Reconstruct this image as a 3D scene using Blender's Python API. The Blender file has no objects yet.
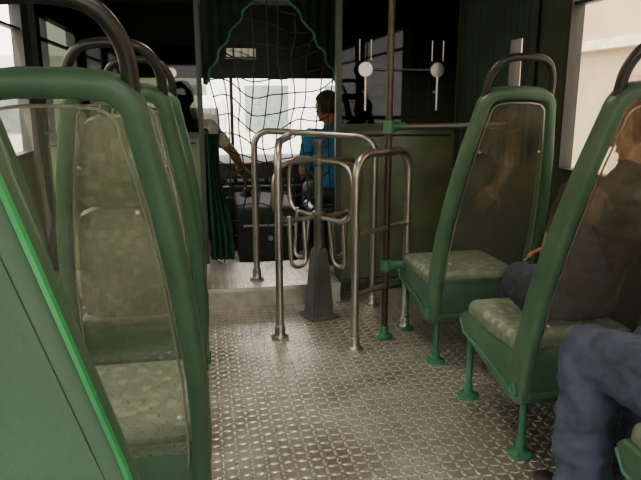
import bpy, bmesh, math, random
from mathutils import Vector, Matrix, noise
random.seed(4)
C=bpy.context.scene.collection

# ---------------- materials ----------------
def newmat(name):
    m=bpy.data.materials.new(name); m.use_nodes=True
    nt=m.node_tree; return m,nt,nt.nodes['Principled BSDF']
def mat(name,c,rough=.5,metal=0.,var=.25,scale=6.,bump=0.,bscale=60.,emit=None,es=1.):
    m,nt,b=newmat(name); N=nt.nodes;L=nt.links
    b.inputs['Roughness'].default_value=rough; b.inputs['Metallic'].default_value=metal
    tc=N.new('ShaderNodeTexCoord'); no=N.new('ShaderNodeTexNoise'); no.inputs['Scale'].default_value=scale
    no.inputs['Detail'].default_value=5
    L.new(tc.outputs['Object'],no.inputs['Vector'])
    r=N.new('ShaderNodeValToRGB'); r.color_ramp.elements[0].position=.3; r.color_ramp.elements[1].position=.7
    r.color_ramp.elements[0].color=(*[x*(1-var) for x in c],1); r.color_ramp.elements[1].color=(*[min(1,x*(1+var)) for x in c],1)
    L.new(no.outputs['Fac'],r.inputs['Fac']); L.new(r.outputs['Color'],b.inputs['Base Color'])
    if bump>0:
        n2=N.new('ShaderNodeTexNoise'); n2.inputs['Scale'].default_value=bscale
        L.new(tc.outputs['Object'],n2.inputs['Vector'])
        bp=N.new('ShaderNodeBump'); bp.inputs['Strength'].default_value=bump; bp.inputs['Distance'].default_value=.003
        L.new(n2.outputs['Fac'],bp.inputs['Height']); L.new(bp.outputs['Normal'],b.inputs['Normal'])
    if emit:
        b.inputs['Emission Color'].default_value=(*emit,1); b.inputs['Emission Strength'].default_value=es
    return m
def tread_mat():
    m,nt,b=newmat('tread_plate'); N=nt.nodes;L=nt.links
    tc=N.new('ShaderNodeTexCoord'); mp=N.new('ShaderNodeMapping'); mp.inputs['Scale'].default_value=(29,29,29); mp.inputs['Rotation'].default_value=(0,0,math.radians(45))
    L.new(tc.outputs['Object'],mp.inputs['Vector']); s=N.new('ShaderNodeSeparateXYZ'); L.new(mp.outputs['Vector'],s.inputs[0])
    def M(op,a,c=None):
        n=N.new('ShaderNodeMath'); n.operation=op
        for i,v in enumerate((a,c)):
            if v is None: continue
            if isinstance(v,(int,float)): n.inputs[i].default_value=v
            else: L.new(v,n.inputs[i])
        return n.outputs[0]
    x,y=s.outputs[0],s.outputs[1]
    fx=M('FLOOR',x);fy=M('FLOOR',y)
    lx=M('SUBTRACT',M('SUBTRACT',x,fx),.5);ly=M('SUBTRACT',M('SUBTRACT',y,fy),.5)
    par=M('FLOORED_MODULO',M('ADD',fx,fy),2.); sg=M('SUBTRACT',M('MULTIPLY',par,2.),1.)
    sl=M('MULTIPLY',sg,ly)
    p=M('MULTIPLY',M('ADD',lx,sl),.707/.58); q=M('MULTIPLY',M('SUBTRACT',lx,sl),.707/.24)
    h=M('SUBTRACT',M('SUBTRACT',1.,M('MULTIPLY',p,p)),M('MULTIPLY',q,q)); h=M('MAXIMUM',h,0.)
    h=M('POWER',h,.6)
    bp=N.new('ShaderNodeBump'); bp.inputs['Strength'].default_value=.9; bp.inputs['Distance'].default_value=.0045
    L.new(h,bp.inputs['Height']); L.new(bp.outputs['Normal'],b.inputs['Normal'])
    no=N.new('ShaderNodeTexNoise'); no.inputs['Scale'].default_value=2.0; no.inputs['Detail'].default_value=9; no.inputs['Roughness'].default_value=.65; L.new(tc.outputs['Object'],no.inputs['Vector'])
    r=N.new('ShaderNodeValToRGB'); r.color_ramp.elements[0].position=.38;r.color_ramp.elements[1].position=.62
    r.color_ramp.elements[0].color=(.30,.265,.21,1); r.color_ramp.elements[1].color=(.66,.63,.56,1)
    L.new(no.outputs['Fac'],r.inputs['Fac'])
    mx=N.new('ShaderNodeMix'); mx.data_type='RGBA'; L.new(M('MULTIPLY',h,.85),mx.inputs['Factor']); L.new(r.outputs['Color'],mx.inputs['A']); mx.inputs['B'].default_value=(.90,.87,.79,1)
    L.new(mx.outputs['Result'],b.inputs['Base Color'])
    rr=N.new('ShaderNodeMapRange'); rr.inputs[3].default_value=.42; rr.inputs[4].default_value=.25; L.new(h,rr.inputs[0]); L.new(rr.outputs[0],b.inputs['Roughness'])
    b.inputs['Metallic'].default_value=.8
    return m
def fabric_mat():
    m,nt,b=newmat('seat_fabric'); N=nt.nodes;L=nt.links
    tc=N.new('ShaderNodeTexCoord'); v=N.new('ShaderNodeTexVoronoi'); v.distance='CHEBYCHEV'; v.inputs['Scale'].default_value=42; v.inputs['Randomness'].default_value=.35
    L.new(tc.outputs['Object'],v.inputs['Vector'])
    r=N.new('ShaderNodeValToRGB'); r.color_ramp.interpolation='CONSTANT'
    e=r.color_ramp.elements; e[0].color=(.12,.15,.105,1); e[1].position=.35; e[1].color=(.17,.20,.145,1)
    a=e.new(.6); a.color=(.14,.175,.125,1); a=e.new(.85); a.color=(.25,.28,.205,1)
    s=N.new('ShaderNodeSeparateColor'); L.new(v.outputs['Color'],s.inputs[0]); L.new(s.outputs[0],r.inputs['Fac'])
    L.new(r.outputs['Color'],b.inputs['Base Color']); b.inputs['Roughness'].default_value=.5
    return m
def facing(nt,k=.96,base=.04):
    N=nt.nodes;L=nt.links
    lw=N.new('ShaderNodeLayerWeight'); lw.inputs[0].default_value=.5
    p=N.new('ShaderNodeMath'); p.operation='POWER'; L.new(lw.outputs['Facing'],p.inputs[0]); p.inputs[1].default_value=4.5
    q=N.new('ShaderNodeMath'); q.operation='MULTIPLY_ADD'; L.new(p.outputs[0],q.inputs[0]); q.inputs[1].default_value=k; q.inputs[2].default_value=base
    return q.outputs[0]
def plexi_mat():
    m,nt,b=newmat('scratched_plexiglass'); N=nt.nodes;L=nt.links
    out=N['Material Output']
    t=N.new('ShaderNodeBsdfTransparent'); t.inputs[0].default_value=(.92,.93,.86,1)
    b.inputs['Base Color'].default_value=(.50,.50,.40,1); b.inputs['Roughness'].default_value=.4
    tc=N.new('ShaderNodeTexCoord'); no=N.new('ShaderNodeTexNoise'); no.inputs['Scale'].default_value=6; no.inputs['Detail'].default_value=9; L.new(tc.outputs['Object'],no.inputs[0])
    mp=N.new('ShaderNodeMapping'); mp.inputs['Scale'].default_value=(60,60,5); mp.inputs['Rotation'].default_value=(.2,.5,.3); L.new(tc.outputs['Object'],mp.inputs[0])
    n2=N.new('ShaderNodeTexNoise'); n2.inputs['Scale'].default_value=2.5; n2.inputs['Detail'].default_value=4; L.new(mp.outputs[0],n2.inputs[0])
    mr=N.new('ShaderNodeMapRange'); mr.inputs[1].default_value=.35; mr.inputs[2].default_value=.75; mr.inputs[3].default_value=.02; mr.inputs[4].default_value=.20
    L.new(no.outputs['Fac'],mr.inputs[0])
    m2=N.new('ShaderNodeMapRange'); m2.inputs[1].default_value=.58; m2.inputs[2].default_value=.72; m2.inputs[3].default_value=0; m2.inputs[4].default_value=.16
    L.new(n2.outputs['Fac'],m2.inputs[0])
    ad=N.new('ShaderNodeMath'); ad.operation='ADD'; L.new(mr.outputs[0],ad.inputs[0]); L.new(m2.outputs[0],ad.inputs[1])
    mx=N.new('ShaderNodeMixShader'); L.new(ad.outputs[0],mx.inputs[0]); L.new(t.outputs[0],mx.inputs[1]); L.new(b.outputs[0],mx.inputs[2])
    g=N.new('ShaderNodeBsdfGlossy'); g.inputs['Roughness'].default_value=.03; g.inputs[0].default_value=(1,1,1,1)
    mx2=N.new('ShaderNodeMixShader'); L.new(facing(nt,.8,.12),mx2.inputs[0]); L.new(mx.outputs[0],mx2.inputs[1]); L.new(g.outputs[0],mx2.inputs[2])
    L.new(mx2.outputs[0],out.inputs['Surface']); return m
def glass_mat(name,tint,k=.7,base=.03):
    m,nt,b=newmat(name); N=nt.nodes;L=nt.links; out=N['Material Output']
    t=N.new('ShaderNodeBsdfTransparent'); t.inputs[0].default_value=(*tint,1)
    g=N.new('ShaderNodeBsdfGlossy'); g.inputs['Roughness'].default_value=.03
    mx=N.new('ShaderNodeMixShader'); L.new(facing(nt,k,base),mx.inputs[0]); L.new(t.outputs[0],mx.inputs[1]); L.new(g.outputs[0],mx.inputs[2])
    L.new(mx.outputs[0],out.inputs['Surface']); return m

TREAD=tread_mat(); FABRIC=fabric_mat(); PLEXI=plexi_mat(); CLEAR=glass_mat('window_glass',(.95,.97,.95)); TINT=glass_mat('tinted_glass',(.04,.05,.035),.3,.012)
GREEN=mat('green_plastic',(.042,.100,.060),.46,0,.22,7,.08,220)
GREEN2=mat('green_paint',(.025,.13,.07),.42)
PIPE=mat('green_piping',(.02,.24,.07),.4)
DGREEN=mat('dark_green_panel',(.022,.034,.022),.5)
PGREEN=mat('olive_panel',(.085,.105,.06),.4)
DARK=mat('dark_trim',(.012,.013,.011),.5)
DASH=mat('dashboard_vinyl',(.045,.048,.04),.55,0,.4,20)
BLACK=mat('black_rubber',(.01,.01,.01),.4)
STEEL=mat('brushed_steel',(.36,.34,.31),.30,.9,.15,20)
ALU=mat('dull_aluminium',(.42,.40,.36),.45,.7,.25,12)
PEWTER=mat('dark_cast_iron',(.12,.125,.12),.4,.6)
SILVER=mat('silver_trim',(.5,.48,.45),.35,.9)
POLE=mat('dark_pole',(.04,.034,.022),.35,.5)
CEIL=mat('ceiling_laminate',(.22,.21,.16),.6)
NET=mat('net_cord',(.008,.03,.02),.8)
CURT=mat('curtain_cloth',(.010,.024,.017),.9)
TEAL=mat('teal_trim',(.01,.12,.08),.7)
DRAPE=mat('green_drape',(.01,.07,.035),.8)
SKIN=mat('brown_skin',(.27,.12,.06),.5,0,.12,12)
SKIN2=mat('tan_skin',(.42,.22,.12),.5,0,.12,12)
HAIRD=mat('dark_hair',(.012,.009,.007),.6,0,.3,60,.6,120)
HAIRR=mat('reddish_hair',(.15,.05,.022),.6,0,.3,60,.6,120)
def denim(name,c):
    return mat(name,c,.85,0,.35,14,.5,350)
JEAN=denim('blue_denim',(.045,.06,.10)); JEAN2=denim('dark_denim',(.018,.022,.036))
BSHIRT=mat('black_shirt',(.014,.015,.022),.9); BROWNS=mat('brown_shirt',(.030,.017,.012),.9); BLUES=mat('blue_shirt',(.02,.16,.38),.8); LIGHTS=mat('cream_shirt',(.55,.5,.4),.8)
SHOE=mat('shoe_leather',(.02,.015,.012),.4); EYEW=mat('eye_white',(.8,.78,.74),.2); EYEB=mat('eye_iris',(.02,.01,.005),.2); LIP=mat('lips',(.25,.08,.06),.5)

# ---------------- mesh helpers ----------------
def empty(name,loc=(0,0,0)):
    e=bpy.data.objects.new(name,None); e.location=loc; e.empty_display_size=.1; C.objects.link(e); return e
def mk(name,bm,m,parent=None,smooth=True):
    bmesh.ops.recalc_face_normals(bm,faces=bm.faces)
    me=bpy.data.meshes.new(name); bm.to_mesh(me); bm.free()
    for p in me.polygons: p.use_smooth=smooth
    if not isinstance(m,(list,tuple)): m=[m]
    for x in m: me.materials.append(x)
    o=bpy.data.objects.new(name,me); C.objects.link(o)
    if parent: o.parent=parent
    if smooth:
        try: me.set_sharp_from_angle(angle=math.radians(45))
        except Exception: pass
    return o
def box(bm,a,b,bev=0,seg=2):
    r=bmesh.ops.create_cube(bm,size=1); v=r['verts']
    for x in v: x.co=Vector([(a[i]+b[i])/2+x.co[i]*(b[i]-a[i]) for i in range(3)])
    if bev:
        es=list({e for x in v for e in x.link_edges}); bmesh.ops.bevel(bm,geom=es,offset=bev,segments=seg,affect='EDGES',profile=.5)
def boxo(name,a,b,m,parent=None,bev=0,seg=2):
    bm=bmesh.new(); box(bm,a,b,bev,seg); return mk(name,bm,m,parent,bool(bev))
def quad(name,pts,m,parent=None):
    bm=bmesh.new(); bm.faces.new([bm.verts.new(p) for p in pts]); return mk(name,bm,m,parent,False)
def sweep(bm,pts,ra,rb=None,normals=None,closed=False,n=12,pw=1.):
    pts=[Vector(p) for p in pts]; K=len(pts)
    if not hasattr(ra,'__len__'): ra=[ra]*K
    if rb is None: rb=ra
    if not hasattr(rb,'__len__'): rb=[rb]*K
    rings=[]; N=None
    for i,p in enumerate(pts):
        if closed: T=pts[(i+1)%K]-pts[i-1]
        else: T=pts[min(i+1,K-1)]-pts[max(i-1,0)]
        T.normalize()
        if normals: N=Vector(normals[i])
        else:
            if N is None:
                N=Vector((0,0,1)) if abs(T.z)<.9 else Vector((1,0,0))
            N=(N-T*N.dot(T)).normalized()
        B=T.cross(N).normalized()
        ring=[]
        for k in range(n):
            a=2*math.pi*k/n; c,s=math.cos(a),math.sin(a)
            c=math.copysign(abs(c)**pw,c); s=math.copysign(abs(s)**pw,s)
            ring.append(bm.verts.new(p+B*c*ra[i]+N*s*rb[i]))
        rings.append(ring)
    for i in range(K if closed else K-1):
        A=rings[i];D=rings[(i+1)%K]
        for k in range(n): bm.faces.new((A[k],A[(k+1)%n],D[(k+1)%n],D[k]))
    if not closed:
        bm.faces.new(rings[0][::-1]); bm.faces.new(rings[-1])
def fillet(pts,r,seg=7):
    pts=[Vector(p) for p in pts]; out=[pts[0]]
    for i in range(1,len(pts)-1):
        a,b,c=pts[i-1],pts[i],pts[i+1]; u=(a-b);v=(c-b)
        rr=min(r,u.length*.49,v.length*.49); p0=b+u.normalized()*rr; p2=b+v.normalized()*rr
        for k in range(seg+1):
            t=k/seg; out.append(p0*(1-t)**2+b*2*t*(1-t)+p2*t*t)
    out.append(pts[-1]); return out
def tube(name,pts,r,m,parent=None,fr=0,n=12,closed=False):
    if fr: pts=fillet(pts,fr)
    bm=bmesh.new(); sweep(bm,pts,r,n=n,closed=closed); return mk(name,bm,m,parent)
def lathe(bm,prof,c=(0,0,0),n=20,axis='z'):
    rings=[]
    for r,h in prof:
        ring=[]
        for k in range(n):
            a=2*math.pi*k/n; x,y=r*math.cos(a),r*math.sin(a)
            v={'z':(x,y,h),'x':(h,x,y),'y':(x,h,y)}[axis]; ring.append(bm.verts.new(Vector(v)+Vector(c)))
        rings.append(ring)
    for A,D in zip(rings,rings[1:]):
        for k in range(n): bm.faces.new((A[k],A[(k+1)%n],D[(k+1)%n],D[k]))
    bm.faces.new(rings[0][::-1]); bm.faces.new(rings[-1])
def extrude_profile(bm,yz,x0,x1,bev=.0,seg=2):
    A=[bm.verts.new((x0,y,z)) for y,z in yz];B=[bm.verts.new((x1,y,z)) for y,z in yz];n=len(yz)
    fs=[bm.faces.new(A[::-1]),bm.faces.new(B)]
    for i in range(n): fs.append(bm.faces.new((A[i],A[(i+1)%n],B[(i+1)%n],B[i])))
    if bev:
        es=list({e for f in fs for e in f.edges}); bmesh.ops.bevel(bm,geom=es,offset=bev,segments=seg,affect='EDGES',profile=.5)

# ---------------- bus shell ----------------
XL,XR=-1.02,1.60; YB,YF=-2.0,6.0; ZC=2.05
bm=bmesh.new(); box(bm,(XL-.05,YB,-.05),(XR+.05,YF+.05,0)); mk('floor',bm,TREAD,None,False)
boxo('ceiling',(XL-.05,YB,ZC),(XR+.05,YF+.05,ZC+.05),CEIL)
def wall_side(name,x0,x1,wins,z0=.88,z1=1.78):
    bm=bmesh.new()
    box(bm,(x0,YB,0),(x1,YF,z0)); box(bm,(x0,YB,z1),(x1,YF,ZC))
    y=YB
    for a,b in wins:
        if a>y: box(bm,(x0,y,z0),(x1,a,z1))
        y=b
    box(bm,(x0,y,z0),(x1,YF,z1)); return mk(name,bm,DGREEN,None,False)
wl=[(-1.7,-.45),(-.35,.95),(1.05,2.4),(2.5,4.1),(4.7,5.7)]
wr=[(-1.7,-.45),(-.35,1.05),(1.13,2.60),(2.90,3.14)]
wall_side('wall_left',XL-.05,XL,wl); wall_side('wall_right',XR,XR+.05,wr)
wi=1
for side,ws in ((XL-.025,wl),(XR+.025,wr)):
    for a,b in ws:
        e=empty('window_%d'%wi); wi+=1
        quad('glass',[(side,a,.88),(side,b,.88),(side,b,1.78),(side,a,1.78)],CLEAR,e)
        bm=bmesh.new(); t=.02
        box(bm,(side-.032,a,.88),(side+.032,b,.90)); box(bm,(side-.032,a,1.76),(side+.032,b,1.78))
        box(bm,(side-.032,a,.90),(side+.032,a+t,1.76)); box(bm,(side-.032,b-t,.90),(side+.032,b,1.76)); box(bm,(side-.02,a+t,1.60),(side+.02,b-t,1.615))
        mk('frame',bm,DARK,e,False)
bm=bmesh.new(); box(bm,(XL,YB-.05,0),(XR,YB,.9)); box(bm,(XL,YB-.05,1.75),(XR,YB,ZC)); box(bm,(XL,YB-.05,.9),(-.7,YB,1.75)); box(bm,(1.3,YB-.05,.9),(XR,YB,1.75)); mk('wall_back',bm,DGREEN,None,False)
bm=bmesh.new(); box(bm,(XL,YF,0),(XR,YF+.05,.66)); box(bm,(XL,YF,1.40),(XR,YF+.05,ZC)); box(bm,(XL,YF,.66),(XL+.08,YF+.05,1.40)); box(bm,(XR-.3,YF,.66),(XR,YF+.05,1.40)); mk('wall_front',bm,DARK,None,False)
e=empty('windshield'); quad('glass',[(XL+.08,YF+.025,.66),(XR-.3,YF+.025,.66),(XR-.3,YF+.025,1.40),(XL+.08,YF+.025,1.40)],CLEAR,e)
bm=bmesh.new(); box(bm,(.27,YF-.01,.66),(.30,YF+.045,1.40)); mk('center_pillar',bm,BLACK,e,False)
bm=bmesh.new(); box(bm,(XL,3.54,0),(.79,4.12,.12)); mk('step_platform',bm,TREAD,None,False)
boxo('trim_1',(XL,3.530,0),(.79,3.54,.122),ALU)
boxo('trim_2',(XL,3.520,.10),(.79,3.53,.124),SILVER)
for i,(x,y,p) in enumerate([(.35,.6,5),(.35,2.6,11)]):  # unseen fill lights and housings, added under the ceiling to brighten the interior
    e=empty('added_ceiling_fill',(x,y,ZC-.03)); boxo('housing',(-.09,-.4,0),(.09,.4,.03),SILVER,e,.01)
    l=bpy.data.lights.new('fill_light','AREA'); l.shape='RECTANGLE'; l.size=.14; l.size_y=.75; l.energy=p; l.color=(1,.90,.68)
    o=bpy.data.objects.new('fill_light',l); o.location=(0,0,-.01); C.objects.link(o); o.parent=e

# ---------------- seats ----------------
def lerp(tab,z):
    if z<=tab[0][0]: return tab[0][1]
    for (a,b),(c,d) in zip(tab,tab[1:]):
        if z<=c: return b+(d-b)*(z-a)/(c-a)
    return tab[-1][1]
HW=[(.2,.20),(.3,.218),(.42,.226),(.6,.222),(.8,.204),(1.0,.176),(1.15,.146),(1.24,.128)]
def yb(z): return -.26*(max(0,z-.25)/.99)**1.12
def nb(z):
    d=(yb(z+.01)-yb(z-.01))/.02; return Vector((0,1,-d)).normalized()
def outline(ins=0,z0=.235,z1=1.225,rc=.06):
    pts=[]; z0+=ins; z1-=ins
    side=[z0+rc*.6+(z1-rc-z0-rc*.6)*k/16 for k in range(17)]
    L=[(-(lerp(HW,z)-ins),z) for z in side]
    xT=L[-1][0]; A=[(xT+rc*(1-math.cos(t)),z1-rc+rc*math.sin(t)) for t in [math.pi/2*k/7 for k in range(1,8)]]
    xB=L[0][0]; r2=rc*.6; Bc=[(xB+r2*(1-math.sin(t)),z0+r2-r2*math.cos(t)) for t in [math.pi/2*k/5 for k in range(0,5)]]
    half=Bc+L+A
    half.append((xT*.35,z1+.004))
    return half+[(-x,z) for x,z in reversed(half)]
def seat(x,y0,name='bus_seat',pad=False,solid=False):
    e=empty(name,(x,y0,0))
    pts=outline()
    P=[Vector((a,yb(z),z)) for a,z in pts]; Nn=[nb(z) for a,z in pts]
    bm=bmesh.new()
    rb=[.013 if solid else .05-.02*max(0,(z-.3)/.95) for a,z in pts]
    sweep(bm,P,.024,rb,Nn,True,n=14,pw=.62); mk('back_frame',bm,GREEN,e)
    def panel(nm,z0,z1,ins,off,th,m,dome=0,single=False):
        bm=bmesh.new(); nz,nx=22,10; G=[[],[]]
        for s in (0,1):
            for i in range(nz+1):
                z=z0+(z1-z0)*i/nz; row=[]
                f=0
                dz=min(z-z0,z1-z); rr=.05
                if dz<rr: f=rr-math.sqrt(max(0,rr*rr-(rr-dz)**2))
                for j in range(nx+1):
                    t=-1+2*j/nx; hw=lerp(HW,z)-ins-f
                    d=dome*(1-t**4)*(1 if dz>rr else dz/rr)
                    row.append(bm.verts.new(Vector((hw*t,yb(z),z))+nb(z)*(off+(th+d if s else -d*.4))))
                G[s].append(row)
        for s in ((0,) if single else (0,1)):
            for i in range(nz):
                for j in range(nx): bm.faces.new((G[s][i][j],G[s][i][j+1],G[s][i+1][j+1],G[s][i+1][j]))
        if single:
            bmesh.ops.delete(bm,geom=[v for v in bm.verts if not v.link_faces],context='VERTS'); return mk(nm,bm,m,e)
        for i in range(nz):
            for j in (0,nx): bm.faces.new((G[0][i][j],G[0][i+1][j],G[1][i+1][j],G[1][i][j]))
        for j in range(nx):
            for i in (0,nz): bm.faces.new((G[0][i][j],G[0][i][j+1],G[1][i][j+1],G[1][i][j]))
        return mk(nm,bm,m,e)
    if solid:
        panel('back_panel',.245,1.225,-.012,-.014,.026,GREEN)
        pp=outline(-.022); bm=bmesh.new(); sweep(bm,[Vector((a,yb(z),z))-nb(z)*.008 for a,z in pp],.0022,None,[nb(z) for a,z in pp],True,n=6); mk('piping',bm,PIPE,e)
    else:
        pts2=outline(.031,rc=.045); bm=bmesh.new()
        sweep(bm,[Vector((a,yb(z),z))-nb(z)*.026 for a,z in pts2],.003,None,[nb(z) for a,z in pts2],True,n=6); mk('edge_trim',bm,SILVER,e)
        panel('plexiglass',.265,1.20,.022,-.02,.0,PLEXI,0,True)
    if pad:
        panel('headrest_pad',.86,1.15,.04,.0,.03,FABRIC,.02); panel('back_pad',.44,.85,.04,.0,.035,FABRIC,.02)
    bm=bmesh.new()
    for sx in (-1,1):
        for z in (.5,1.0):
            c=Vector((sx*(lerp(HW,z)-.045),yb(z),z))-nb(z)*(.014 if solid else .022)
            bmesh.ops.create_uvsphere(bm,u_segments=10,v_segments=6,radius=.006,matrix=Matrix.Translation(c))
    mk('rivets',bm,SILVER,e)
    zt=1.20; w=lerp(HW,zt)+.012
    hp=[(-w+.01,yb(1.18),1.19),(-w+.012,yb(1.27),1.29),(-w*.62,yb(1.36)-.005,1.355),(0,yb(1.37)-.01,1.365),(w*.62,yb(1.36)-.005,1.355),(w-.012,yb(1.27),1.29),(w-.01,yb(1.18),1.19)]
    hp=fillet(hp,.07,6); bm=bmesh.new(); sweep(bm,hp,.0155,n=12); mk('grab_handle',bm,BLACK,e)
    bm=bmesh.new(); extrude_profile(bm,[(-.045,.21),(.0,.19),(.05,.2),(.2,.25),(.40,.27),(.455,.30),(.465,.35),(.44,.375),(.2,.362),(.02,.37),(-.05,.42)],-.237,.237,.012,3); mk('seat_shell',bm,GREEN,e)
    bm=bmesh.new(); box(bm,(-.222,.015,.33),(.222,.45,.425),.035,4); mk('cushion',bm,FABRIC,e)
    bm=bmesh.new()
    for s in (-1,1):
        lathe(bm,[(.0,s*.232),(.026,s*.236),(.026,s*.246),(.02,s*.250),(.017,s*.244),(.004,s*.244)],(0,-.005,.245),18,'x')
        sweep(bm,[(s*.238,.03,.235),(s*.238,.2,.272),(s*.238,.42,.292),(s*.238,.455,.34)],.006,n=8)
    mk('hinge_discs',bm,GREEN2,e)
    k=1
    for lx in (-.195,.195):
        for ly in (.0,.44):
            bm=bmesh.new(); lathe(bm,[(.045,0),(.045,.008),(.034,.014),(.018,.02),(.017,.05),(.013,.06),(.013,.27)],(lx,ly,0),18)
            for q in range(4):
                a=math.pi/4+q*math.pi/2; lathe(bm,[(.006,.006),(.006,.016),(.003,.018)],(lx+.034*math.cos(a),ly+.034*math.sin(a),0),8)
            mk('leg_%d'%k,bm,GREEN2,e); k+=1
    return e
seat(1.24,.80); seat(1.24,1.78); seat(1.23,2.57)
seat(-.245,.515,solid=True); seat(-.255,1.40); seat(-.25,2.25,pad=True); seat(-.25,3.02,pad=True)
seat(-.76,.515,solid=True); seat(-.76,1.40); seat(-.76,2.25,pad=True)

# ---------------- pole + guard bar ----------------
e=empty('stanchion_pole',(.888,2.92,0))
tube('pole',[(0,0,0.01),(0,0,ZC)],.0165,POLE,e,n=16)
bm=bmesh.new(); lathe(bm,[(.045,0),(.045,.01),(.03,.018),(.022,.025),(.021,.06),(.017,.065)]); mk('flange',bm,GREEN2,e)
for z in (1.075,.385):
    bm=bmesh.new(); lathe(bm,[(.02,z-.03),(.027,z-.028),(.027,z+.028),(.02,z+.03)],n=16)
    sweep(bm,[(0,0,z),(.05,.01,z),(.085,.018,z)],[.026,.022,.02],n=12); mk('clamp',bm,GREEN2,e)
tube('guard_bar',[(.06,.01,1.075),(.66,.10,1.075)],.0145,PEWTER,e)
tube('seat_brace',[(.05,.01,.385),(.13,.04,.345)],.012,GREEN2,e)

# ---------------- turnstile ----------------
T=empty('turnstile',(.615,3.30,0))
bm=bmesh.new()
def sq(w,z): return [bm.verts.new((sx*w,sy*w,z)) for sx,sy in((-1,-1),(1,-1),(1,1),(-1,1))]
R=[sq(.088,0),sq(.088,.012),sq(.066,.016),sq(.042,.36),sq(.034,.40)]
for a,b in zip(R,R[1:]):
    for k in range(4): bm.faces.new((a[k],a[(k+1)%4],b[(k+1)%4],b[k]))
bm.faces.new(R[0][::-1]); bm.faces.new(R[-1]); 
bmesh.ops.rotate(bm,verts=bm.verts,cent=(0,0,0),matrix=Matrix.Rotation(math.radians(18),3,'Z'))
bmesh.ops.bevel(bm,geom=[x for x in bm.edges if abs(x.verts[0].co.z-x.verts[1].co.z)>.02],offset=.012,segments=2,affect='EDGES')
mk('pedestal',bm,PEWTER,T)
bm=bmesh.new(); lathe(bm,[(.030,.38),(.030,.55),(.040,.56),(.040,.60),(.024,.61),(.024,.86),(.040,.865),(.040,.90),(.024,.91),(.026,.96),(.036,.97),(.036,.995),(.018,1.003)]); mk('hub_post',bm,PEWTER,T)
for i in range(4):
    a=math.radians(22+90*i); d=Vector((math.cos(a),math.sin(a),0)); u=Vector((0,0,1)); t=Vector((-d.y,d.x,0))
    p=[d*.03+u*.885,d*.29+u*.885+t*.02,d*.29+u*.575+t*.02,d*.03+u*.575]
    tube('arm_%d'%(i+1),p,.0135,STEEL,T,fr=.15)
    p=[d*.20+u*.60+t*.02,d*.20+u*.32+t*.04,d*.10+u*.32+t*.03,d*.10+u*.58]
    tube('drop_loop_%d'%(i+1),p,.0115,STEEL,T,fr=.05)
e=empty('turnstile_railing')
def foot(x,y,z,par,r=.021):
    bm=bmesh.new(); lathe(bm,[(.045,z),(.045,z+.012),(.03,z+.018),(r+.006,z+.022),(r+.006,z+.07),(r,z+.075)],(x,y,0)); mk('foot_flange',bm,STEEL,par)
RR=.0195
tube('rear_hoop',[(.298,3.68,.12),(.298,3.68,1.03),(.96,3.42,1.0),(.96,3.42,0)],RR,STEEL,e,fr=.11,n=14)
foot(.298,3.68,.12,e); foot(.96,3.42,0,e)
tube('front_hoop',[(.355,3.0,0),(.355,3.0,1.0),(.50,3.60,1.01)],RR,STEEL,e,fr=.12,n=14); foot(.355,3.0,0,e)
tube('side_hoop',[(.694,2.78,0),(.694,2.78,.955),(1.03,3.02,.955),(1.03,3.02,0)],RR,STEEL,e,fr=.11,n=14); foot(.694,2.78,0,e); foot(1.03,3.02,0,e)
for z in (.58,.28):
    tube('cross_bar',[(.694,2.78,z),(1.03,3.02,z)],.014,STEEL,e)

# ---------------- partitions ----------------
def partition(name,x0,x1,y,zp=.86):
    e=empty(name)
    bm=bmesh.new(); t=.035
    box(bm,(x0,y-.02,0),(x0+t,y+.02,ZC)); box(bm,(x1-t,y-.02,0),(x1,y+.02,ZC)); box(bm,(x0+t,y-.02,zp),(x1-t,y+.02,zp+.04)); box(bm,(x0+t,y-.02,1.84),(x1-t,y+.02,ZC)); box(bm,(x0+t,y-.02,0),(x1-t,y+.02,.05))
    mk('frame',bm,DGREEN,e,False)
    boxo('lower_panel',(x0+t,y-.01,.05),(x1-t,y+.01,zp),PGREEN,e)
    quad('pane',[(x0+t,y,zp+.04),(x1-t,y,zp+.04),(x1-t,y,1.84),(x0+t,y,1.84)],TINT,e)
    bm=bmesh.new()
    for z in (.08,zp-.03): sweep(bm,[(x0+.06,y-.016,z),(x1-.06,y-.016,z)],.006,n=8)
    mk('panel_beading',bm,DGREEN,e)
    return e
pr=partition('partition_right',.80,XR,3.75,1.02)
pl=partition('partition_left',XL,.015,4.30,.95)
for k,x in enumerate((.97,1.42)):
    bm=bmesh.new(); lathe(bm,[(.0,-.012),(.042,-.01),(.046,0),(.042,.01),(.0,.012)],(x,3.70,1.38),20,'y')
    sweep(bm,[(x,3.69,1.14),(x,3.69,1.34)],.008,n=8); sweep(bm,[(x-.035,3.70,1.43),(x-.035,3.70,1.55)],.004,n=8); sweep(bm,[(x+.035,3.70,1.43),(x+.035,3.70,1.55)],.004,n=8)
    sweep(bm,[(x,3.69,1.25),(x,3.74,1.25)],.01,n=8)
    mk('door_latch',bm,SILVER,pr)
tube('hinge_rod',[(1.02,3.70,1.38),(1.38,3.70,1.38)],.006,PEWTER,pr)
bm=bmesh.new(); lathe(bm,[(0,-.01),(.035,-.008),(.035,.008),(0,.01)],(-.18,4.25,1.37),20,'y'); sweep(bm,[(-.18,4.26,1.3),(-.18,4.26,1.1)],.008,n=8); sweep(bm,[(-.18,4.25,1.37),(-.18,4.29,1.37)],.01,n=8); mk('door_latch',bm,SILVER,pl)

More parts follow.
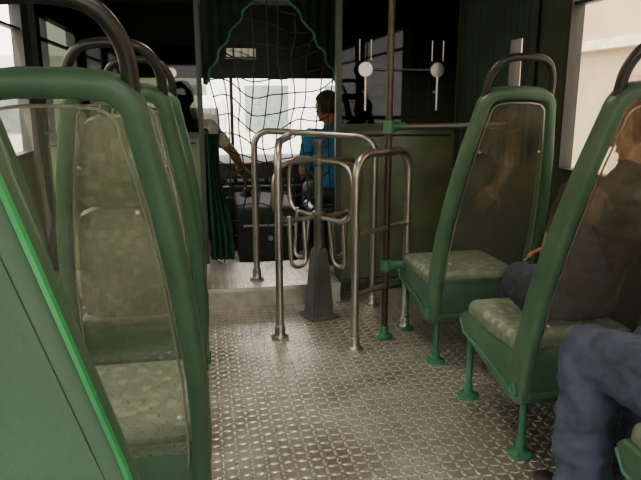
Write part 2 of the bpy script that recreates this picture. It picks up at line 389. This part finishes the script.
# ---------------- net ----------------
e=empty('cargo_net'); bm=bmesh.new()
X0,X1=.03,.93; Z0,Z1=.15,1.98; YN=4.27
def npos(u,v):
    x=X0+(X1-X0)*u; z=Z0+(Z1-Z0)*v
    amp=math.sin(math.pi*u)*math.sin(math.pi*v)
    pull=(.5-u)*.22*math.sin(math.pi*min(1,v*1.2))*.6
    return Vector((x+pull+.05*noise.noise((u*4,v*5,1)),YN+.05*amp*noise.noise((u*3,v*3,5)),z-.11*math.sin(math.pi*u)+.07*noise.noise((u*4,v*5,9))))
nu,nv=9,17
for i in range(nu+1): sweep(bm,[npos(i/nu,k/42) for k in range(43)],.005,n=5)
for j in range(nv+1): sweep(bm,[npos(k/24,j/nv) for k in range(25)],.005,n=5)
for i in range(nu+1):
    for j in range(nv+1): bmesh.ops.create_icosphere(bm,subdivisions=1,radius=.009,matrix=Matrix.Translation(npos(i/nu,j/nv)))
mk('net_cords',bm,NET,e)
def curtain(name,side):
    e=empty(name); bm=bmesh.new(); nz,nx=30,24; G=[]; edge=[]
    for i in range(nz+1):
        t=i/nz; z=1.30+(2.04-1.30)*t; w=.02+.42*(min(1,t/.9))**1.25+.012*math.sin(t*38); row=[]
        for j in range(nx+1):
            s=j/nx; x=(.02+w*s) if side<0 else (.93-w*s)
            row.append(bm.verts.new((x,4.20+.018*math.sin(s*w*95+t*2)+.01*math.sin(t*9),z)))
        G.append(row); edge.append(row[-1].co.copy())
    for i in range(nz):
        for j in range(nx): bm.faces.new((G[i][j],G[i][j+1],G[i+1][j+1],G[i+1][j]))
    bmesh.ops.solidify(bm,geom=bm.faces[:],thickness=.003); mk('cloth',bm,CURT,e)
    bm=bmesh.new(); sweep(bm,edge,.008,n=8)
    mk('trim_braid',bm,TEAL,e)
curtain('curtain',-1); curtain('curtain',1)
e=empty('hanging_drape'); bm=bmesh.new(); G=[]
for i in range(31):
    t=i/30; z=.135+.85*t; w=.16-.09*t+.015*math.sin(t*7); row=[]
    for j in range(31):
        s=j/30; row.append(bm.verts.new((.03+w*s,4.17+.022*math.sin(s*26+t*1.5),z)))
    G.append(row)
for i in range(30):
    for j in range(30): bm.faces.new((G[i][j],G[i][j+1],G[i+1][j+1],G[i+1][j]))
bmesh.ops.solidify(bm,geom=bm.faces[:],thickness=.003); mk('cloth',bm,DRAPE,e)
e=empty('window_curtain'); bm=bmesh.new()
for (ya,yb_,za,zb) in ((2.84,2.97,.88,1.95),(3.10,3.68,.9,1.95),(2.84,3.2,1.50,1.95),(2.84,3.2,.86,1.27)):
    G=[[bm.verts.new((1.575+.010*math.sin((ya+(yb_-ya)*j/40)*100),ya+(yb_-ya)*j/40,z)) for j in range(41)] for z in (za,zb)]
    for j in range(40): bm.faces.new((G[0][j],G[0][j+1],G[1][j+1],G[1][j]))
mk('cloth',bm,CURT,e)

# ---------------- cab ----------------
e=empty('dashboard'); bm=bmesh.new()
extrude_profile(bm,[(5.98,.0),(5.98,.70),(5.75,.71),(5.52,.66),(5.45,.55),(5.50,.35),(5.55,0)],XL+.05,1.25,.015,2); mk('body',bm,DASH,e)
bm=bmesh.new(); extrude_profile(bm,[(5.62,.68),(5.64,.80),(5.52,.78),(5.47,.62)],-.35,.12,.015,2); mk('instrument_binnacle',bm,BLACK,e)
bm=bmesh.new()
for i in range(7): box(bm,(.2+i*.09,5.452,.5),(.26+i*.09,5.47,.53),.004)
mk('switches',bm,SILVER,e)
bm=bmesh.new(); sweep(bm,[(.16,5.47,.46),(.85,5.47,.46)],.008,n=8); sweep(bm,[(.16,5.5,.36),(.85,5.5,.36)],.008,n=8); mk('dash_rails',bm,SILVER,e)
e=empty('engine_cover'); bm=bmesh.new(); extrude_profile(bm,[(4.55,0),(4.6,.36),(4.7,.41),(5.3,.44),(5.4,.40),(5.42,0)],.24,.70,.03,3); mk('hood',bm,mat('engine_cover_vinyl',(.02,.02,.018),.75),e)
bm=bmesh.new(); sweep(bm,[(.28,4.575,.28),(.66,4.575,.28)],.01,n=8); lathe(bm,[(.02,-.01),(.02,.01)],(.48,4.58,.18),12,'y'); mk('latch_rail',bm,SILVER,e)
e=empty('gear_lever'); tube('stick',[(.34,5.10,.42),(.34,5.10,.50),(.315,5.17,.60)],.009,BLACK,e,fr=.05)
bm=bmesh.new(); bmesh.ops.create_uvsphere(bm,u_segments=14,v_segments=10,radius=.026,matrix=Matrix.Translation((.315,5.175,.61))); lathe(bm,[(.05,.42),(.045,.445),(.015,.50)],(.34,5.10,0),14); mk('knob',bm,BLACK,e)
e=empty('steering_wheel'); bm=bmesh.new(); cen=Vector((-.10,5.30,.74)); ax=Vector((0,-.6,.8)).normalized(); s1=Vector((1,0,0)); s2=ax.cross(s1)
sweep(bm,[cen+(s1*math.cos(t)+s2*math.sin(t))*.22 for t in [2*math.pi*k/40 for k in range(40)]],.014,n=10,closed=True)
for t in (.0,2.1,4.2): sweep(bm,[cen-ax*.03,cen+(s1*math.cos(t)+s2*math.sin(t))*.22],.012,n=8)
sweep(bm,[cen,cen-ax*.2],.022,n=12); mk('rim_and_spokes',bm,BLACK,e)
e=empty('rear_view_mirror'); boxo('housing',(.22,5.60,1.55),(.50,5.63,1.65),BLACK,e,.012); boxo('mirror_glass',(.235,5.594,1.563),(.485,5.60,1.637),mat('mirror',(.7,.7,.7),.05,1,.02),e); tube('arm',[(.36,5.63,1.6),(.36,5.99,1.7)],.008,BLACK,e)
def simple_chair(name,x,y,z=.45,back=True):
    e=empty(name,(x,y,0)); bm=bmesh.new(); box(bm,(-.20,-.14,z-.08),(.20,.24,z),.03,3); mk('cushion',bm,BLACK,e)
    if back:
        bm=bmesh.new(); extrude_profile(bm,[(-.22,z-.05),(-.30,z+.55),(-.24,z+.56),(-.16,z-.03)],-.21,.21,.02,3); mk('backrest',bm,BLACK,e)
    bm=bmesh.new(); lathe(bm,[(.14,0),(.14,.02),(.05,.06),(.05,z-.07)],(0,.04,0)); mk('pedestal',bm,BLACK,e)
simple_chair('driver_seat',-.16,4.82); simple_chair('conductor_stool',.95,4.48,.45,False)

# ---------------- people ----------------
def ico(n=2):
    b=bmesh.new(); bmesh.ops.create_icosphere(b,subdivisions=n,radius=1); L=[v.co.copy() for v in b.verts]; b.free(); return L
DIR=ico(3); DIRS=ico(2)
def ell(c,r,F=None,small=False):
    if not hasattr(r,'__len__'): r=(r,r,r)
    out=[]
    for d in (DIRS if small else DIR):
        v=Vector((d.x*r[0],d.y*r[1],d.z*r[2])); out.append(Vector(c)+(F@v if F else v))
    return out
def hull(bm,pts):
    vs=[bm.verts.new(p) for p in pts]; r=bmesh.ops.convex_hull(bm,input=vs)
    dead=[g for g in set(r['geom_interior'])|set(r['geom_unused']) if isinstance(g,bmesh.types.BMVert) and g.is_valid]
    if dead: bmesh.ops.delete(bm,geom=dead,context='VERTS')
def person(name,J,M,sleeve=.75,voxel=.0065,wr=.006,lr=1.):
    J={k:(Vector(v) if hasattr(v,'__len__') else v) for k,v in J.items()}
    bm=bmesh.new(); segs=[]
    def av(r): return sum(r)/3 if hasattr(r,'__len__') else r
    def cap(a,ra,b,rb,lab,F=None,small=False):
        hull(bm,ell(a,ra,F,small)+ell(b,rb,F,small)); segs.append((Vector(a),Vector(b),av(ra),av(rb),lab))
    pel,wa,ch,nk,hd=J['pelvis'],J['waist'],J['chest'],J['neck'],J['head']
    cap(pel,(.155,.115,.10),pel,(.155,.115,.10),'pants')
    cap(pel+(wa-pel)*.35,(.15,.11,.09),wa,(.142,.10,.10),'shirt'); cap(wa,(.142,.10,.10),ch,(.16,.115,.12),'shirt')
    sm=(J['shL']+J['shR'])/2
    cap(ch,(.16,.11,.11),sm,(.13,.07,.05),'shirt'); cap(J['shL'],.058,J['shR'],.058,'shirt')
    cap(sm,.06,nk,.055,'shirt'); 
    f=J['face'].normalized(); up=J.get('up',Vector((0,0,1))); x=f.cross(up).normalized(); up=x.cross(f).normalized()
    F=Matrix((x,f,up)).transposed()
    cap(nk,.052,hd+F@Vector((0,-.02,-.06)),.052,'skin')
    def hp(v): return hd+F@Vector(v)
    cap(hp((0,-.01,.03)),(.075,.095,.085),hp((0,.015,-.045)),(.058,.07,.06),'skin',F)
    cap(hp((0,.03,-.075)),(.04,.045,.03),hp((0,.01,-.04)),(.055,.06,.05),'skin',F)
    cap(hp((0,.085,.01)),(.009,.008,.01),hp((0,.108,-.022)),(.015,.012,.01),'skin',F,True)
    cap(hp((-.03,.075,.026)),(.02,.012,.008),hp((.03,.075,.026)),(.02,.012,.008),'skin',F,True)
    cap(hp((-.014,.082,-.052)),(.012,.010,.006),hp((.014,.082,-.052)),(.012,.010,.006),'lips',F,True)
    cap(hp((0,.078,-.086)),(.018,.014,.012),hp((0,.07,-.08)),(.02,.014,.014),'skin',F,True)
    for s in (-1,1): cap(hp((s*.078,-.005,.012)),(.008,.018,.018),hp((s*.074,0,-.02)),(.007,.012,.012),'skin',F,True)
    for S in 'LR':
        sh,el,wr_=J['sh'+S],J['el'+S],J['wr'+S]
        mid=sh+(el-sh)*sleeve
        if sleeve<1: cap(sh,.06,mid,.05,'shirt'); cap(mid,.043,el,.038,'skin'); cap(el,.038,el+(wr_-el)*.3,.039,'skin'); cap(el+(wr_-el)*.3,.039,wr_,.026,'skin')
        else: cap(sh,.06,el,.046,'shirt'); cap(el,.046,wr_-(wr_-el)*.1,.036,'shirt'); cap(wr_-(wr_-el)*.12,.027,wr_,.026,'skin')
        d=J['hd'+S].normalized(); n=J['pn'+S]; n=(n-d*n.dot(d)).normalized(); sd=d.cross(n)*(1 if S=='L' else -1)
        cap(wr_,(.024),wr_+d*.03,.022,'skin',None,True)
        hull(bm,sum([ell(wr_+d*a+sd*b,.0125,None,True) for a,b in((.025,.02),(.025,-.02),(.085,.032),(.08,-.034))],[])); segs.append((wr_,wr_+d*.08,.03,.03,'skin'))
        cu=J.get('curl'+S,.45)
        for i,(o,ln) in enumerate(((.031,.072),(.0105,.08),(-.0105,.075),(-.031,.058))):
            p=wr_+d*(.085-.004*abs(i-1))+sd*o; a=0; r=.0088
            for q,fr in enumerate((.45,.32,.25)):
                a+=cu*(.7 if q==0 else 1); dd=d*math.cos(a)+n*math.sin(a); p2=p+dd*ln*fr; cap(p,r,p2,r-.0009,'skin',None,True); p=p2; r-=.0009
        p=wr_+d*.03+sd*.026; td=(d*.6+sd*.75+n*.25).normalized()
        for ln in (.035,.028,.024):
            p2=p+td*ln; cap(p,.0115,p2,.0098,'skin',None,True); p=p2; td=(td+d*.35+n*.2).normalized()
        side=(-1 if S=='L' else 1); hip=pel+Vector((side*.085,.02,-.01)); kn,an=J['kn'+S],J['an'+S]
        cap(hip,.10,kn,.070*lr,'pants'); cap(kn,.070*lr,kn+(an-kn)*.35,.068*lr,'pants'); cap(kn+(an-kn)*.35,.068*lr,an+(kn-an)*.10,.058*lr,'pants')
        cap(an+Vector((0,-.03,-.03)),(.036,.04,.03),an+Vector((side*.015,.15,-.045)),(.04,.04,.022),'shoe'); cap(an+(kn-an)*.06,.036,an,.036,'shoe')
    me=bpy.data.meshes.new('tmp'); bm.to_mesh(me); bm.free()
    o=bpy.data.objects.new('tmp',me); C.objects.link(o)
    md=o.modifiers.new('r','REMESH'); md.mode='VOXEL'; md.voxel_size=voxel
    sm_=o.modifiers.new('s','SMOOTH'); sm_.factor=.5; sm_.iterations=3
    dg=bpy.context.evaluated_depsgraph_get(); me2=bpy.data.meshes.new_from_object(o.evaluated_get(dg)); bpy.data.objects.remove(o)
    labs=['skin','shirt','pants','shoe','hair','lips']; mats=[M['skin'],M['shirt'],M['pants'],M['shoe'],M['hair'],LIP]
    import numpy as np
    nvt=len(me2.vertices); co=np.empty(nvt*3); me2.vertices.foreach_get('co',co); co=co.reshape(-1,3)
    best=np.full(nvt,1e9); lab=np.zeros(nvt,int)
    for a,b,ra,rb,l in segs:
        A=np.array(a);D=np.array(b)-A; L2=max(1e-9,D.dot(D)); t=np.clip((co-A)@D/L2,0,1)
        dd=np.linalg.norm(co-A-t[:,None]*D,axis=1)-(ra+(rb-ra)*t)
        mk_=dd<best; best[mk_]=dd[mk_]; lab[mk_]=labs.index(l)
    Fi=F.inverted(); nor=[v.normal.copy() for v in me2.vertices]
    for i,v in enumerate(me2.vertices):
        p=v.co; l=lab[i]
        if l==0 or l==5:
            q=Fi@(p-hd)
            if abs(q.x)<.1 and abs(q.y)<.13 and -.08<q.z<.14:
                if (q.z>.062-.25*max(0,abs(q.x)-.03) or (q.y<-.01 and q.z>-.05) or (q.y<.02 and q.z>.02)) and not(abs(q.x)>.0795 and q.z<.035):
                    lab[i]=4; v.co=p+nor[i]*(.010+.004*noise.noise(p*60)); continue
        if l in (1,2):
            w=noise.fractal(Vector((p.x*9,p.y*9,p.z*22 if l==1 else p.z*16)),1.,2.,4)
            rg=1-abs(noise.noise(Vector((p.x*16,p.y*16+p.z*7,p.z*20)))*2)
            v.co=p+nor[i]*(.005+wr*w+wr*.9*(rg-.5))
    lp=lab
    me2.materials.clear()
    for m in mats: me2.materials.append(m)
    for pl in me2.polygons:
        c=[lp[k] for k in pl.vertices]; pl.material_index=int(max(set(c),key=c.count)); pl.use_smooth=True
    me2.name=name; ob=bpy.data.objects.new(name,me2); C.objects.link(ob)
    bm=bmesh.new()
    for s in (-1,1): bmesh.ops.create_uvsphere(bm,u_segments=14,v_segments=10,radius=.0135,matrix=Matrix.Translation(hp((s*.03,.0755,.006))))
    mk('eyes',bm,EYEW,ob)
    bm=bmesh.new()
    for s in (-1,1): bmesh.ops.create_uvsphere(bm,u_segments=10,v_segments=8,radius=.007,matrix=Matrix.Translation(hp((s*.03,.083,.006))))
    mk('irises',bm,EYEB,ob)
    return ob
x=1.24
person('seated_passenger',dict(pelvis=(x,1.06,.525),waist=(x,1.0,.70),chest=(x,.95,.90),neck=(x,.93,1.10),head=(x,.96,1.24),face=(-.1,1,-.1),
 shL=(x-.17,.95,1.01),shR=(x+.17,.95,1.01),elL=(x-.16,1.02,.74),elR=(x+.20,1.02,.74),wrL=(x-.04,1.22,.70),wrR=(x+.12,1.24,.70),
 hdL=(.3,1,-.3),hdR=(-.2,1,-.3),pnL=(0,0,-1),pnR=(0,0,-1),knL=(1.10,1.52,.475),knR=(1.30,1.49,.48),anL=(1.035,1.43,.08),anR=(1.235,1.43,.08)),
 dict(skin=SKIN,shirt=BSHIRT,pants=JEAN,shoe=SHOE,hair=HAIRD),voxel=.006,wr=.010,lr=1.18)
x=1.37
person('slouched_passenger',dict(pelvis=(x-.06,1.97,.515),waist=(x-.03,1.91,.66),chest=(x,1.85,.82),neck=(x+.05,1.84,.97),head=(x+.085,1.88,1.10),face=(-.35,.9,-.3),up=(.2,0,1),
 shL=(x-.155,1.84,.885),shR=(x+.13,1.84,.90),elL=(x-.15,1.98,.65),elR=(x+.135,1.97,.68),wrL=(x-.06,2.06,.86),wrR=(x+.0,2.14,.63),
 hdL=(.38,-.10,1),hdR=(-.6,.5,-.1),pnL=(.9,-.5,0),pnR=(0,-.2,-1),knL=(1.27,2.27,.47),knR=(1.44,2.27,.47),anL=(1.25,2.27,.08),anR=(1.41,2.27,.08)),
 dict(skin=SKIN,shirt=BROWNS,pants=JEAN2,shoe=SHOE,hair=HAIRR),sleeve=.5)
x=-.13
person('bus_driver',dict(pelvis=(x,4.84,.56),waist=(x,4.80,.72),chest=(x,4.79,.90),neck=(x,4.80,1.09),head=(x,4.84,1.22),face=(0,1,-.05),
 shL=(x-.18,4.8,1.0),shR=(x+.18,4.8,1.0),elL=(x-.22,4.96,.80),elR=(.235,4.93,.80),wrL=(x-.17,5.2,.76),wrR=(.30,5.10,.68),
 hdL=(.1,1,-.1),hdR=(.05,.8,-.35),pnL=(.5,0,-1),pnR=(-.2,-.2,-1),knL=(x-.14,5.26,.52),knR=(x+.16,5.26,.52),anL=(x-.14,5.28,.09),anR=(x+.16,5.28,.09),curlL=.8,curlR=.8),
 dict(skin=SKIN2,shirt=LIGHTS,pants=JEAN2,shoe=SHOE,hair=HAIRD),sleeve=.55,voxel=.007)
x=.95
person('bus_conductor',dict(pelvis=(x,4.52,.555),waist=(x,4.50,.70),chest=(x,4.50,.86),neck=(x-.02,4.50,1.02),head=(x-.05,4.52,1.15),face=(-.5,.8,-.1),
 shL=(x-.17,4.50,.94),shR=(x+.17,4.50,.94),elL=(x-.22,4.54,.69),elR=(x+.21,4.58,.69),wrL=(x-.13,4.73,.64),wrR=(x+.14,4.78,.64),
 hdL=(.2,1,-.2),hdR=(-.2,1,-.2),pnL=(0,0,-1),pnR=(0,0,-1),knL=(x-.09,4.95,.50),knR=(x+.12,4.95,.50),anL=(x-.09,4.97,.08),anR=(x+.12,4.97,.08)),
 dict(skin=SKIN,shirt=BLUES,pants=JEAN2,shoe=SHOE,hair=HAIRD),voxel=.007)

# ---------------- outside ----------------
ROAD=mat('asphalt',(.3,.3,.29),.9); PLAST=mat('cream_plaster',(.36,.26,.16),.9,0,.12,1.5); WHITE=mat('white_plaster',(.6,.6,.57),.9,0,.05); CREAM=mat('pale_plaster',(.50,.36,.14),.9,0,.08)
boxo('ground',(-40,-30,-.8),(40,60,-.75),ROAD)
e=empty('street_building'); boxo('facade',(-14,22,-.75),(16,26,2.6),WHITE,e)
bm=bmesh.new()
for i in range(10): box(bm,(-12.5+i*2.8,21.93,.2),(-11+i*2.8,22,1.7))
mk('facade_windows',bm,mat('facade_glass',(.12,.14,.15),.3),e,False)
e=empty('roadside_building'); boxo('facade',(6.5,-12,-.75),(9,18,7),PLAST,e)
bm=bmesh.new()
for i in range(9):
    for k in range(10): box(bm,(6.44,-10.6+i*3,.4+k*.12),(6.5,-9.2+i*3,.49+k*.12))
mk('shutters',bm,mat('brown_shutter',(.22,.12,.07),.7),e,False)
bm=bmesh.new(); box(bm,(6.3,-12,2.0),(6.5,18,2.15)); mk('cornice',bm,mat('cornice_plaster',(.55,.46,.32),.9),e,False)
e=empty('corner_building'); boxo('facade',(-10,-12,-.75),(-7,21,4.0),CREAM,e)
bm=bmesh.new()
for i in range(9): box(bm,(-7,-10+i*3.2,.4),(-6.93,-8.6+i*3.2,1.9))
mk('facade_windows',bm,mat('blue_shutters',(.12,.2,.28),.5),e,False)
e=empty('parked_van',(-.4,13,-.75)); bm=bmesh.new(); extrude_profile(bm,[(0,.35),(0,1.1),(.1,1.9),(.3,2.05),(3.4,2.05),(4.0,1.2),(4.7,1.0),(4.8,.35)],-.9,.9,.08,3); mk('body',bm,mat('van_paint',(.5,.5,.5),.3),e)
bm=bmesh.new(); box(bm,(-.75,.02,1.2),(.75,.06,1.8),.02); mk('rear_window',bm,BLACK,e); boxo('bumper',(-.9,-.08,.35),(.9,.05,.55),BLACK,e,.03)
bm=bmesh.new()
for sx in (-.8,.8):
    for yy in (.9,3.9): lathe(bm,[(.2,-.1),(.34,-.09),(.34,.09),(.2,.1)],(sx,yy,.34),20,'x')
mk('wheels',bm,BLACK,e)

w=bpy.data.worlds.new('sky'); bpy.context.scene.world=w; w.use_nodes=True
bg=w.node_tree.nodes['Background']; bg.inputs[0].default_value=(1,.95,.86,1); bg.inputs[1].default_value=9.0
l=bpy.data.lights.new('sun','SUN'); l.energy=16; l.angle=.05; l.color=(1,.93,.8); o=bpy.data.objects.new('sun',l); o.rotation_euler=(math.radians(38),math.radians(-10),0); C.objects.link(o)

cam=bpy.data.cameras.new('camera'); cam.sensor_width=36; cam.lens=34.8; cam.clip_start=.02
o=bpy.data.objects.new('camera',cam); o.location=(0,0,1.2); o.rotation_euler=(math.radians(90-12.7),0,math.radians(-10.7)); C.objects.link(o); bpy.context.scene.camera=o
